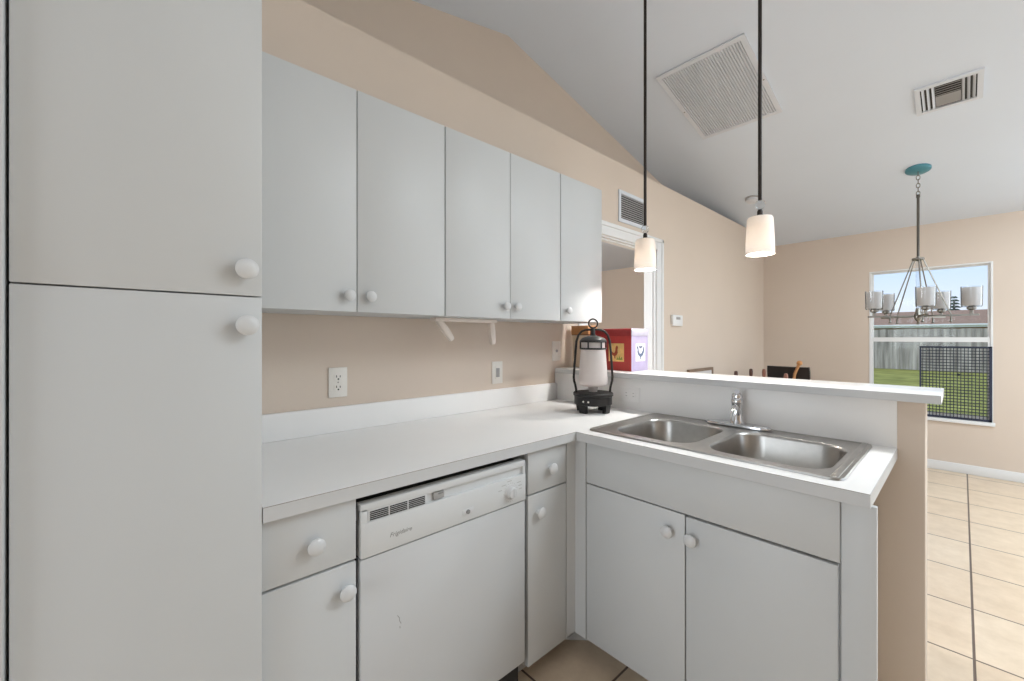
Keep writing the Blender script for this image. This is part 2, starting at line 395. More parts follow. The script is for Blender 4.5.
# black mesh guard standing in front of the lower right of the window
t = thing('window_guard', 'black mesh guard panel with navy frame standing in the lower right of the window', 'window guard', (1.625, YF-0.02, 0.512))
gx0, gx1, gz0, gz1 = 1.388, 1.862, 0.512, 1.205
gm = MB(); w = 0.018
gy0, gy1 = YF-0.020, YF-0.006
gm.box((gx0, gy0, gz0), (gx0+0.014, gy1, gz1)); gm.box((gx1-w, gy0, gz0), (gx1, gy1, gz1)); gm.box((gx0, gy0, gz0), (gx1, gy1, gz0+w)); gm.box((gx0, gy0, gz1-0.012), (gx1, gy1, gz1))
gm.build('guard_frame', 'navy', t)
gm = MB(); st = 0.0233; sv = 0.0296
for k in range(1, 22):
    x = gx0+k*st
    if x < gx1-w: gm.box((x-0.0027, YF-0.016, gz0+w), (x+0.0027, YF-0.012, gz1-0.012))
for k in range(1, 25):
    z = gz0+w+k*sv*0.97
    if z < gz1-0.012: gm.box((gx0+0.014, YF-0.0165, z-0.0035), (gx1-w, YF-0.0115, z+0.0035))
gm.lathe([(0.011, 0), (0.011, 0.008), (0.006, 0.012)], (gx0+0.265, YF-0.012, 0.935), (0, -1, 0), 16)
gm.build('guard_mesh', 'mesh', t)

# ------------------------------------------------------------------ cabinets
def knob(door, p, axis, r=0.0205):
    k = r/0.02
    MB().lathe([(0.009*k, -0.001), (0.009*k, 0.006*k), (0.008*k, 0.011*k), (0.017*k, 0.015*k), (0.020*k, 0.019*k), (0.0195*k, 0.023*k), (0.015*k, 0.027*k), (0.007*k, 0.029*k), (0.0008, 0.0295*k)],
               p, axis, 24).build('knob', 'knob', door)
XF = 0.625     # front of the base doors along the left wall
def doorx(name, y0, y1, z0, z1, x1, parent, th=0.019):
    g = 0.0015
    return MB().box((x1-th, y0+g, z0+g), (x1, y1-g, z1-g), 0.0016).build(name, 'laminate', parent)
def doory(name, x0, x1, z0, z1, y0, parent, th=0.019):
    g = 0.0015
    return MB().box((x0+g, y0, z0+g), (x1-g, y0+th, z1-g), 0.0016).build(name, 'laminate', parent)

# tall pantry
PY0, PY1 = -0.1528, 0.2035
t = thing('pantry_cabinet', 'tall white two-door pantry cabinet filling the left of the view', 'cabinet', (0.3, 0.025, 0))
MB().box((0.004, PY0, 0.1), (0.624, PY1-0.001, 2.134)).box((0.004, PY0+0.01, 0.0), (0.56, PY1-0.001, 0.1)).build('cabinet_body', 'laminate', t)
d = doorx('upper_door', PY0, PY1, 1.374, 2.134, 0.645, t); knob(d, (0.645, 0.171, 1.430), (1, 0, 0), 0.0215)
d = doorx('lower_door', PY0, PY1, 0.1, 1.374, 0.645, t); knob(d, (0.645, 0.172, 1.312), (1, 0, 0), 0.0215)
# refrigerator beyond the pantry, only its edge is in view
t = thing('refrigerator', 'white appliance edge beyond the dark gap left of the tall pantry', 'refrigerator', (0.3, -0.5, 0))
MB().box((0.02, -0.86, 0.02), (0.60, -0.1565, 1.95), 0.004).build('fridge_body', 'appliance', t)
MB().box((0.605, -0.86, 0.70), (0.655, -0.1555, 1.95), 0.0015).build('fridge_door', 'appliance', t)
MB().box((0.605, -0.86, 0.10), (0.655, -0.1555, 0.69), 0.0015).build('freezer_door', 'appliance', t)
MB().box((0.03, -0.85, 0.0), (0.58, -0.17, 0.021)).build('base_grille', 'dark', t)

# upper cabinets
UX = 0.285
def upper(y0, y1, doors, knobs, label, grp):
    t = thing('upper_cabinet', label, 'cabinet', (0.15, (y0+y1)/2, 1.372), grp)
    b = MB(); th = 0.016
    b.box((0.001, y0, 1.372), (UX-0.02, y0+th, 2.132)); b.box((0.001, y1-th, 1.372), (UX-0.02, y1, 2.132))
    b.box((0.001, y0+th, 1.374), (UX-0.02, y1-th, 1.374+th)); b.box((0.001, y0+th, 2.116), (UX-0.02, y1-th, 2.132)); b.box((0.001, y0+th, 1.39), (0.006, y1-th, 2.116))
    b.build('cabinet_body', 'laminate', t)
    for (a, c), ky in zip(doors, knobs):
        d = doorx('door', a, c, 1.372, 2.132, UX, t); knob(d, (UX, ky, 1.428), (1, 0, 0), 0.019)
upper(0.206, 0.908, [(0.206, 0.555), (0.555, 0.908)], [0.524, 0.597], 'white two-door upper cabinet directly right of the tall pantry', None)
upper(0.910, 1.606, [(0.910, 1.259), (1.259, 1.606)], [1.226, 1.294], 'white two-door upper cabinet in the middle of the wall run, paper towel arms below', None)
upper(1.608, 1.967, [(1.608, 1.967)], [1.657], 'narrow single-door white upper cabinet at the doorway end of the run', None)

# base cabinets on the left wall
def basebody(mb, y0, y1):
    mb.box((0.0, y0, 0.1), (XF-0.02, y0+0.016, 0.879)); mb.box((0.0, y1-0.016, 0.1), (XF-0.02, y1, 0.879))
    mb.box((0.0, y0+0.016, 0.1), (XF-0.02, y1-0.016, 0.116)); mb.box((XF-0.04, y0+0.016, 0.86), (XF-0.02, y1-0.016, 0.879))
    mb.box((0.0, y0+0.016, 0.116), (0.006, y1-0.016, 0.879)); mb.box((XF-0.115, y0, 0.0), (XF-0.10, y1, 0.1))
    mb.box((XF-0.022, y0, 0.708), (XF-0.0195, y1, 0.724))
t = thing('base_cabinet', 'white drawer-over-door base cabinet between the tall pantry and the dishwasher', 'cabinet', (0.3, 0.31, 0))
mb = MB(); basebody(mb, 0.2038, 0.418); mb.build('cabinet_body', 'carcase', t)
d = doorx('drawer', 0.2035, 0.418, 0.717, 0.873, XF, t); knob(d, (XF, 0.315, 0.790), (1, 0, 0))
d = doorx('door', 0.2035, 0.418, 0.1, 0.714, XF, t); knob(d, (XF, 0.389, 0.650), (1, 0, 0))
t = thing('base_cabinet', 'narrow white drawer-over-door base cabinet right of the dishwasher in the corner', 'cabinet', (0.3, 1.15, 0))
mb = MB(); basebody(mb, 1.036, 1.25); mb.build('cabinet_body', 'carcase', t)
d = doorx('drawer', 1.036, 1.248, 0.719, 0.873, XF, t); knob(d, (XF, 1.152, 0.796), (1, 0, 0))
d = doorx('door', 1.036, 1.248, 0.1, 0.716, XF, t); knob(d, (XF, 1.088, 0.648), (1, 0, 0))
YP = 1.305
mb = MB(); mb.box((XF-0.017, 1.251, 0.1), (XF-0.001, YP+0.016, 0.876)); mb.box((XF-0.001, YP, 0.1), (0.676, YP+0.016, 0.876))
mb.prism([(0.505, 1.318, 0), (0.645, 1.458, 0), (0.634, 1.469, 0), (0.494, 1.329, 0)], (0, 0, 0.0995))
mb.box((0.49, 1.255, 0.0995), (XF-0.001, 1.47, 0.104)); mb.box((XF-0.001, YP+0.001, 0.0995), (0.676, 1.47, 0.104))
tag(mb.build('corner_filler', 'laminate', org=(XF, YP, 0)), 'white inside-corner filler between corner base cabinet and sink cabinet', 'cabinet')

# sink cabinet (peninsula)
t = thing('sink_cabinet', 'white two-door base cabinet under the sink with a plain drawer-front panel', 'cabinet', (1.07, 1.6, 0))
mb = MB()
mb.box((0.678, YP+0.02, 0.1), (0.694, 1.87, 0.879)); mb.box((1.454, YP+0.02, 0.1), (1.47, 1.87, 0.879)); mb.box((0.694, YP+0.02, 0.1), (1.454, 1.87, 0.116))
mb.box((0.694, YP+0.02, 0.7), (1.454, YP+0.036, 0.73)); mb.box((1.065, YP+0.02, 0.116), (1.085, YP+0.036, 0.7)); mb.box((0.678, YP+0.135, 0), (1.47, YP+0.15, 0.1))
mb.build('cabinet_body', 'carcase', t)
doory('false_drawer_front', 0.678, 1.4695, 0.7165, 0.874, YP, t)
d = doory('door', 0.678, 1.0735, 0.1, 0.7145, YP, t); knob(d, (1.020, YP, 0.648), (0, -1, 0))
d = doory('door', 1.0745, 1.4655, 0.1, 0.7115, YP, t); knob(d, (1.097, YP, 0.646), (0, -1, 0))
MB().box((1.471, YP-0.001, 0.0), (1.538, YP+0.017, 0.879), 0.0015).build('end_stile', 'laminate', t)

# ------------------------------------------------------------------ dishwasher
t = thing('dishwasher', 'white built-in dishwasher with a dial and vent slots under the counter', 'dishwasher', (0.3, 0.725, 0))
DY0, DY1 = 0.426, 1.018
MB().box((0.03, DY0+0.005, 0.02), (0.598, DY1-0.005, 0.845)).build('tub', 'dark', t)
dd = MB().box((0.60, DY0, 0.137), (0.629, DY1, 0.709), 0.003).build('door', 'appliance', t)
sm = MB()
for pts in (((0.6288, 0.529, 0.523), (0.6288, 0.535, 0.514), (0.6288, 0.5355, 0.505), (0.6288, 0.540, 0.496)), ((0.6288, 0.5365, 0.490), (0.6288, 0.5368, 0.484))):
    sm.tube(pts, 0.0009, 6)
sm.build('scuff_mark', 'greytext', dd)
cp = MB()
cp.box((0.60, DY0, 0.713), (0.633, DY1, 0.8045), 0.003)
cp.box((0.60, DY0, 0.8045), (0.621, DY1, 0.834))
cp.box((0.60, DY0, 0.832), (0.631, DY1, 0.853), 0.003)
cp.box((0.615, DY0, 0.80), (0.631, 0.445, 0.84), 0.002); cp.box((0.615, 1.007, 0.80), (0.631, DY1, 0.84), 0.002)
cp = cp.build('control_panel', 'appliance2', t)
gr = MB().box((0.6205, 0.446, 0.805), (0.630, 0.620, 0.8325), 0.001).build('vent_grille', 'appliance2', cp)
sl = MB()
for g0 in (0.4505, 0.5065, 0.5625):
    for k in range(5): sl.box((0.6285, g0, 0.8068+k*0.0050), (0.6304, g0+0.052, 0.8104+k*0.0050))
sl.build('slots', 'dark', gr)
lt = MB().box((0.6205, 0.645, 0.808), (0.629, 0.681, 0.829), 0.002).build('latch', 'ventgrey', cp)
MB().box((0.6285, 0.660, 0.822), (0.631, 0.676, 0.827), 0.0008).build('latch_slot', 'greytext', lt)
dl = MB().lathe([(0.026, 0), (0.026, 0.002), (0.020, 0.003), (0.0185, 0.016), (0.016, 0.018), (0.001, 0.018)], (0.6328, 0.945, 0.757), (1, 0, 0), 28).build('dial', 'knob', cp)
MB().box((0.6505, 0.9435, 0.745), (0.653, 0.9465, 0.774), 0.0006, mtx=None).build('dial_pointer', 'appliance', dl)
tk = MB()
for k in range(20):
    a = 2*PI*k/20; tk.box((0.6329, 0.945+0.031*math.cos(a)-0.001, 0.757+0.031*math.sin(a)-0.001), (0.6335, 0.945+0.031*math.cos(a)+0.001, 0.757+0.031*math.sin(a)+0.001))
for yy, zz, ln in ((0.905, 0.786, 0.02), (0.975, 0.782, 0.018), (0.982, 0.770, 0.016), (0.985, 0.758, 0.014), (0.89, 0.772, 0.016), (0.93, 0.795, 0.02)):
    tk.box((0.6329, yy, zz), (0.6334, yy+ln, zz+0.0022))
tk.build('dial_marks', mat('pale_grey_print', '#BDBCBA', 0.6), cp)
bt = MB().box((0.6325, 0.745, 0.734), (0.6345, 0.787, 0.752), 0.0009).build('push_button', 'appliance2', cp)
MB().lathe([(0.007, 0), (0.0065, 0.004), (0.001, 0.0045)], (0.6343, 0.764, 0.743), (1, 0, 0), 16).build('button_cap', 'greytext', bt)
cu = bpy.data.curves.new('lettering', 'FONT'); cu.body = 'Frigidaire'; cu.size = 0.0165; cu.shear = 0.35; cu.extrude = 0.0003; cu.align_x = 'CENTER'; cu.space_character = 1.05
tmp = bpy.data.objects.new('lettering', cu); COL.objects.link(tmp)
me = bpy.data.meshes.new_from_object(tmp, depsgraph=bpy.context.evaluated_depsgraph_get()); bpy.data.objects.remove(tmp)
me.transform(Matrix.Translation(Vector((0.6333, 0.537, 0.7465))-Vector((0.3, 0.725, 0))) @ Matrix(((0, 0, 1, 0), (1, 0, 0, 0), (0, 1, 0, 0), (0, 0, 0, 1))))
me.materials.clear(); me.materials.append(M['greytext'])
M['logoprint'] = mat('pale_logo_print', '#92918F', 0.5); me.materials[0] = M['logoprint']
lo = bpy.data.objects.new('brand_lettering', me); COL.objects.link(lo); lo.parent = cp
MB().box((0.56, DY0+0.01, 0.012), (0.575, DY1+0.012, 0.132)).build('kick_plate', 'appliance2', t)

# ------------------------------------------------------------------ countertop with backsplash and riser
CT0, CT1 = 0.880, 0.914
CX1 = 1.529; CYF = 1.282; RIS = 1.884
SX0, SX1, SY0, SY1 = 0.655, 1.470, 1.338, 1.874
outer = [(0.0, 0.2038), (0.6455, 0.2038), (0.6455, CYF+0.0015), (CX1-0.0015, CYF+0.0015), (CX1-0.0015, RIS+0.003), (0.0, RIS+0.003)]
hole = rrect(SX0+0.02, SY0+0.02, SX1-0.02, SY1-0.02, 0.05, 4)
ct = MB().plate(outer, [hole], CT0, CT1).build('countertop', 'counter', smooth=0)
tag(ct, 'white laminate L-shaped countertop running from the pantry round to the sink', 'countertop')
MB().box((0.0005, 0.2038, CT1), (0.019, RIS-0.002, 1.014), 0.003).build('backsplash', 'counter', ct)
MB().box((0.0005, RIS-0.0, CT1), (CX1-0.001, RIS+0.0035, 1.0765), 0.0005).build('riser_panel', 'counter', ct)
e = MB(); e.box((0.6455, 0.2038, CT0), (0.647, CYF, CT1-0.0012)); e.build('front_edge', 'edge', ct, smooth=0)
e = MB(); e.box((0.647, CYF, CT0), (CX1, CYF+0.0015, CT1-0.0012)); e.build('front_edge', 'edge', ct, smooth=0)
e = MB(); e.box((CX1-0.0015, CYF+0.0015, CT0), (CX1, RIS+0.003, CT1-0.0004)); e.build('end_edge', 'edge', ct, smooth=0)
e = MB(); e.box((0.6456, 0.2038, CT1-0.0012), (0.6471, CYF, CT1-0.0002)); e.build('seam_line', 'seam', ct, smooth=0)
e = MB(); e.box((0.647, CYF-0.0001, CT1-0.0012), (CX1, CYF+0.0014, CT1-0.0002)); e.build('seam_line', 'seam', ct, smooth=0)
MB().box((0.6466, CYF-0.0022, CT0+0.001), (0.6476, CYF-0.0002, CT1-0.002)).build('corner_joint', 'gap', ct, smooth=0)
# raised bar top
bar = MB().box((0.035, 1.8475, 1.0775), (1.632, 2.14, 1.105), 0.001).build('bar_top', 'bartop', smooth=30)
tag(bar, 'long white raised bar top above the sink on the half wall', 'bar top')
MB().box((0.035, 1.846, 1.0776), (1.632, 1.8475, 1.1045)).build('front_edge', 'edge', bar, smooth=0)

# ------------------------------------------------------------------ sink
t = thing('sink', 'stainless steel double-bowl sink set into the white counter', 'sink', (1.06, 1.6, CT1))
B = [(0.722, 1.392, 1.043, 1.772), (1.085, 1.392, 1.428, 1.772)]
rim = MB()
holes = [rrect(*b, 0.085, 7) for b in B]
rim.plate(rrect(SX0+0.006, SY0+0.006, SX1-0.006, SY1-0.006, 0.025, 5), holes, CT1+0.0012, CT1+0.0035)
o0 = rrect(SX0, SY0, SX1, SY1, 0.03, 5); o1 = rrect(SX0+0.002, SY0+0.002, SX1-0.002, SY1-0.002, 0.028, 5); o2 = rrect(SX0+0.011, SY0+0.011, SX1-0.011, SY1-0.011, 0.02, 5); o3 = rrect(SX0+0.015, SY0+0.015, SX1-0.015, SY1-0.015, 0.018, 5)
rim.loops([[(x, y, CT1+0.0005) for x, y in o0], [(x, y, CT1+0.006) for x, y in o1], [(x, y, CT1+0.0065) for x, y in o2], [(x, y, CT1+0.003) for x, y in o3]], False, False)
rim.box((1.440, 1.352, CT1+0.002), (1.4585, 1.860, CT1+0.0085), 0.003)
rim.build('rim', 'steel', t)
for b in B:
    def off(k, r): return rrect(b[0]+k, b[1]+k, b[2]-k, b[3]-k, r, 7)
    bw = MB()
    L = [(0.0, 0.085, 0.0035), (0.003, 0.083, 0.001), (0.006, 0.08, -0.006), (0.014, 0.078, -0.12), (0.02, 0.074, -0.145), (0.035, 0.062, -0.160), (0.06, 0.05, -0.166)]
    bw.loops([[(x, y, CT1+z) for x, y in off(k, r)] for k, r, z in L], False, True)
    bo = bw.build('bowl', 'steel', t, smooth=60)
    cx_, cy_ = (b[0]+b[2])/2, (b[1]+b[3])/2
    MB().lathe([(0.044, 0), (0.044, 0.002), (0.036, 0.0025), (0.03, 0.001), (0.012, 0.001), (0.001, 0.001)], (cx_, cy_, CT1-0.1665), (0, 0, 1), 24).build('drain', 'chrome', bo)
# faucet
FX, FY = 1.046, 1.838
FZ = CT1+0.0066
t = thing('faucet', 'chrome single-lever faucet on a deck plate behind the double sink', 'faucet', (FX, FY, FZ))
n = 20; pl = [[(FX+r_*0.128*math.copysign(abs(math.cos(2*PI*k/n))**0.7, math.cos(2*PI*k/n)), FY+r_*0.026*math.copysign(abs(math.sin(2*PI*k/n))**0.8, math.sin(2*PI*k/n)), z) for k in range(n)] for r_, z in ((1, FZ), (1, FZ+0.006), (0.92, FZ+0.012), (0.6, FZ+0.016))]
MB().loops(pl).build('deck_plate', 'chrome', t)
MB().lathe([(0.027, 0.012), (0.025, 0.02), (0.0215, 0.03), (0.0205, 0.09), (0.023, 0.096), (0.023, 0.108), (0.018, 0.116), (0.001, 0.119)], (FX, FY, FZ), (0, 0, 1), 24).build('body', 'chrome', t)
dv = Vector((0.26, -0.97, 0)).normalized(); q = Vector((FX, FY, FZ))
MB().tube([q+dv*a+Vector((0, 0, z)) for a, z in ((0.01, 0.055), (0.04, 0.075), (0.075, 0.088), (0.115, 0.090), (0.15, 0.082), (0.166, 0.068), (0.170, 0.050))], [0.015, 0.0135, 0.012, 0.0115, 0.0115, 0.012, 0.012], 14).build('spout', 'chrome', t)
lv = MB(); lv.lathe([(0.020, 0.116), (0.021, 0.124), (0.017, 0.134), (0.008, 0.139), (0.001, 0.14)], (FX, FY, FZ), (0, 0, 1), 20)
lv.tube([q+Vector((0.0, 0.0, 0.128)), q+Vector((0.012, -0.03, 0.139)), q+Vector((0.022, -0.065, 0.150))], [0.009, 0.0075, 0.0095], 12)
lv.build('lever', 'chrome', t)

# ------------------------------------------------------------------ outlets, switch, thermostat
def plate_x(name, y, z, label, cat, w=0.0725, h=0.118, kind='outlet'):
    t = thing(name, label, cat, (0.0, y, z))
    MB().box((0.0, y-w/2, z-h/2), (0.006, y+w/2, z+h/2), 0.002).build('cover_plate', 'plate', t)
    if kind == 'outlet':
        for s_ in (-1, 1):
            c = z+s_*0.0205
            r = MB().prism([(0.0055, y+a, c+b_) for a, b_ in ((-0.0165, -0.009), (-0.0165, 0.009), (-0.009, 0.0145), (0.009, 0.0145), (0.0165, 0.009), (0.0165, -0.009), (0.009, -0.0145), (-0.009, -0.0145))], (0.0025, 0, 0)).build('receptacle', 'plate', t)
            MB().box((0.0078, y-0.0085, c-0.001), (0.0084, y-0.0055, c+0.008)).box((0.0078, y+0.0055, c-0.001), (0.0084, y+0.0085, c+0.007)).lathe([(0.0034, 0), (0.0034, 0.0006)], (0.0078, y, c-0.0075), (1, 0, 0), 12).build('slots', 'dark', r)
        MB().lathe([(0.003, 0), (0.002, 0.0012)], (0.0058, y, z), (1, 0, 0), 10).build('screw', 'nickel', t)
    elif kind == 'rocker':
        r = MB().box((0.0055, y-0.017, z-0.034), (0.0085, y+0.017, z+0.034), 0.001).build('rocker', 'plate', t)
        MB().box((0.008, y-0.012, z-0.024), (0.0095, y+0.012, z+0.024), 0.001).build('device_face', 'switchgrey', r)
    else:
        MB().lathe([(0.009, 0), (0.009, 0.004), (0.006, 0.006), (0.001, 0.006)], (0.0058, y, z), (1, 0, 0), 16).build('jack', 'switchgrey', t)
    return t
plate_x('wall_outlet', 0.5905, 1.109, 'ivory duplex outlet with dark slots on the beige wall nearest the pantry', 'outlet')
plate_x('wall_outlet', 1.42, 1.101, 'ivory wall plate with a grey centre, right below the paper towel arms', 'outlet', kind='rocker')
plate_x('wall_outlet', 1.893, 1.206, 'ivory plate with one round dark jack near the corner behind the lantern', 'outlet', kind='jack')
t = thing('wall_outlet', 'white sideways outlet on the riser between the lantern and the sink', 'outlet', (0.518, RIS, 0.994))
y = RIS-0.0005; x = 0.518; z = 0.994
MB().box((x-0.058, y-0.006, z-0.0355), (x+0.058, y, z+0.0355), 0.002).build('cover_plate', 'counter', t)
for s_ in (-1, 1):
    c = x+s_*0.0205
    r = MB().prism([(c+b_, y-0.0055, z+a) for a, b_ in ((-0.0165, -0.009), (-0.0165, 0.009), (-0.009, 0.0145), (0.009, 0.0145), (0.0165, 0.009), (0.0165, -0.009), (0.009, -0.0145), (-0.009, -0.0145))], (0, -0.0025, 0)).build('receptacle', 'counter', t)
    MB().box((c-0.001, y-0.0084, z-0.0085), (c+0.008, y-0.0078, z-0.0065)).box((c-0.001, y-0.0084, z+0.0065), (c+0.007, y-0.0078, z+0.0085)).build('slots', 'switchgrey', r)
t = thing('thermostat', 'small white thermostat on the beige wall right of the doorway', 'thermostat', (0.0, 3.465, 1.428))
MB().box((0, 3.36, 1.388), (0.024, 3.54, 1.483), 0.006).build('housing', 'trim', t)
MB().box((0.0235, 3.415, 1.444), (0.0255, 3.49, 1.466), 0.001).build('display', 'switchgrey', t)
# paper towel holder under the cabinets
t = thing('paper_towel_holder', 'ivory two-arm paper towel holder under the middle upper cabinets', 'paper towel holder', (0.14, 1.11, 1.37))
MB().box((0.115, 0.940, 1.358), (0.165, 1.285, 1.3735), 0.003).build('mount_bar', 'holder', t)
def arm(y, dy, z1, wx):
    rings = []
    for u in (0, 0.2, 0.45, 0.7, 0.9, 1.0):
        c = Vector((0.14, y+dy*u, 1.366+(z1-1.366)*u)); hw = wx*(1.0-0.15*u)*(1 if u < 0.95 else 0.7); th_ = 0.010+0.005*math.sin(u*PI)
        tn = Vector((0, dy, z1-1.366)).normalized(); nn = Vector((0, -tn.z, tn.y))
        rings.append([c+Vector((hw, 0, 0))+nn*th_*0.4, c+Vector((hw*0.7, 0, 0))+nn*th_, c+Vector((-hw*0.7, 0, 0))+nn*th_, c+Vector((-hw, 0, 0))+nn*th_*0.4, c+Vector((-hw, 0, 0))-nn*th_*0.4, c+Vector((-hw*0.7, 0, 0))-nn*th_, c+Vector((hw*0.7, 0, 0))-nn*th_, c+Vector((hw, 0, 0))-nn*th_*0.4])
    return MB().loops(rings).build('arm', 'holder', t)
arm(0.965, 0.075, 1.277, 0.015); arm(1.262, 0.014, 1.255, 0.017)
# wall vent above the doorway
t = thing('wall_vent', 'white louvred wall vent high above the doorway', 'vent', (0.0, 2.753, 2.245))
v0, v1, vz0, vz1 = 2.566, 2.941, 2.128, 2.360
f = MB(); k = 0.028
f.box((0, v0, vz0), (0.010, v0+k, vz1), 0.002); f.box((0, v1-k, vz0), (0.010, v1, vz1), 0.002); f.box((0, v0+k, vz0), (0.010, v1-k, vz0+k), 0.002); f.box((0, v0+k, vz1-k), (0.010, v1-k, vz1), 0.002)
f.build('vent_frame', 'ventwhite', t)
MB().box((0.0, v0+k, vz0+k), (0.002, v1-k, vz1-k)).build('vent_back', 'ventdark', t)
f = MB()
for i in range(11):
    z = vz0+k+0.006+i*0.0158
    f.prism([(0.0025, v0+k, z+0.002), (0.010, v0+k, z), (0.010, v0+k, z+0.006), (0.0025, v0+k, z+0.009)], (0, v1-v0-2*k, 0))
f.build('louvres', 'ventgrey', t)

# ------------------------------------------------------------------ ceiling fittings (built in the plane of the ceiling slope)
ca = math.atan(SL)
def ceil_m(x, y):
    """local u along x, v down the slope, n out of the ceiling into the room"""
    m = Matrix(((1, 0, 0, x), (0, math.cos(ca), -math.sin(ca), y), (0, -math.sin(ca), -math.cos(ca), cz(y)), (0, 0, 0, 1)))
    return m
def cbox(mb, a, b, m, bev=0): return mb.box(a, b, bev, mtx=m)
CS = math.cos(ca)
# large return grille
gx, gy = 0.512, 3.078
m_ = ceil_m(gx, gy); hu, hv = 0.284, 0.392/CS
t = thing('return_grille', 'large white square return air grille on the sloped ceiling', 'vent', (gx, gy, cz(gy)))
f = MB(); k = 0.032
for a, b in (((-hu, -hv), (-hu+k, hv)), ((hu-k, -hv), (hu, hv)), ((-hu+k, -hv), (hu-k, -hv+k)), ((-hu+k, hv-k), (hu-k, hv))):
    cbox(f, (a[0], a[1], 0), (b[0], b[1], 0.010), m_)
f.build('grille_frame', 'ventwhite', t)
cbox(MB(), (-hu+k, -hv+k, 0.0005), (hu-k, hv-k, 0.0015), m_).build('grille_back', mat('grille_shadow', '#C8CACE', 0.8), t)
f = MB(); n = 30
for i in range(n):
    u = -hu+k+(i+0.5)*(2*hu-2*k)/n
    f.prism([(u-0.0055, -hv+k, 0.0085), (u+0.003, -hv+k, 0.0095), (u+0.0052, -hv+k, 0.003), (u+0.0035, -hv+k, 0.002)], (0, 2*hv-2*k, 0), mtx=m_)
f.build('slats', 'ventwhite', t)
for sx in (-1, 1): MB().lathe([(0.006, 0), (0.004, 0.002)], m_ @ Vector((sx*(hu-0.015), 0.02, 0.0098)), m_.to_3x3() @ Vector((0, 0, 1)), 10).build('screw', 'nickel', t)
# supply register
gx, gy = 1.615, 3.837
m_ = ceil_m(gx, gy); hu, hv = 0.150, 0.140/CS
t = thing('ceiling_register', 'small white louvred air register on the ceiling near the chandelier', 'vent', (gx, gy, cz(gy)))
f = MB(); ku, kv = 0.026, 0.026
for a, b in (((-hu, -hv), (-hu+ku, hv)), ((hu-ku, -hv), (hu, hv)), ((-hu+ku, -hv), (hu-ku, -hv+kv)), ((-hu+ku, hv-kv), (hu-ku, hv))):
    cbox(f, (a[0], a[1], 0), (b[0], b[1], 0.012), m_)
for sx in (-1, 1): f.lathe([(0.004, 0), (0.003, 0.0015)], m_ @ Vector((sx*(hu-0.012), 0.02, 0.012)), m_.to_3x3() @ Vector((0, 0, 1)), 10)
f.build('register_frame', 'ventwhite', t)
cbox(MB(), (-hu+ku, -hv+kv, 0.0005), (hu-ku, hv-kv, 0.0015), m_).build('register_throat', 'ventdark', t)
f = MB()
for sx in (-1, 1):
    f = MB()
    for j in range(3):
        u = sx*(0.062+j*0.023)
        f.prism([(u-sx*0.003, -hv+kv, 0.002), (u+sx*0.007, -hv+kv, 0.012), (u+sx*0.0095, -hv+kv, 0.012), (u-sx*0.0005, -hv+kv, 0.002)], (0, 2*hv-2*kv, 0), mtx=m_)
    f.build('side_blades', 'ventwhite', t)
f = MB()
for j in range(5):
    v = -0.110+j*0.022
    f.prism([(-0.056, v, 0.012), (-0.056, v+0.017, 0.004), (-0.056, v+0.0185, 0.0035), (-0.056, v+0.002, 0.011)], (0.112, 0, 0), mtx=m_)
for j in range(5):
    v = 0.004+j*0.021
    f.prism([(-0.056, v, 0.003), (-0.056, v+0.011, 0.011), (-0.056, v+0.0125, 0.010), (-0.056, v+0.002, 0.002)], (0.112, 0, 0), mtx=m_)
f.build('centre_blades', 'ventgrey', t)
# smoke detector
gx, gy = 0.255, 4.58
m_ = ceil_m(gx, gy)
t = thing('smoke_detector', 'round white smoke detector on the ceiling behind the right pendant lamp', 'smoke detector', (gx, gy, cz(gy)))
MB().lathe([(0.068, -0.002), (0.068, 0.010), (0.062, 0.014)], m_ @ Vector((0, 0, 0)), m_.to_3x3() @ Vector((0, 0, 1)), 28).build('mounting_ring', 'ventgrey', t)
MB().lathe([(0.060, 0.013), (0.058, 0.030), (0.045, 0.036), (0.001, 0.037)], m_ @ Vector((0, 0, 0)), m_.to_3x3() @ Vector((0, 0, 1)), 28).build('cover', 'ventwhite', t)

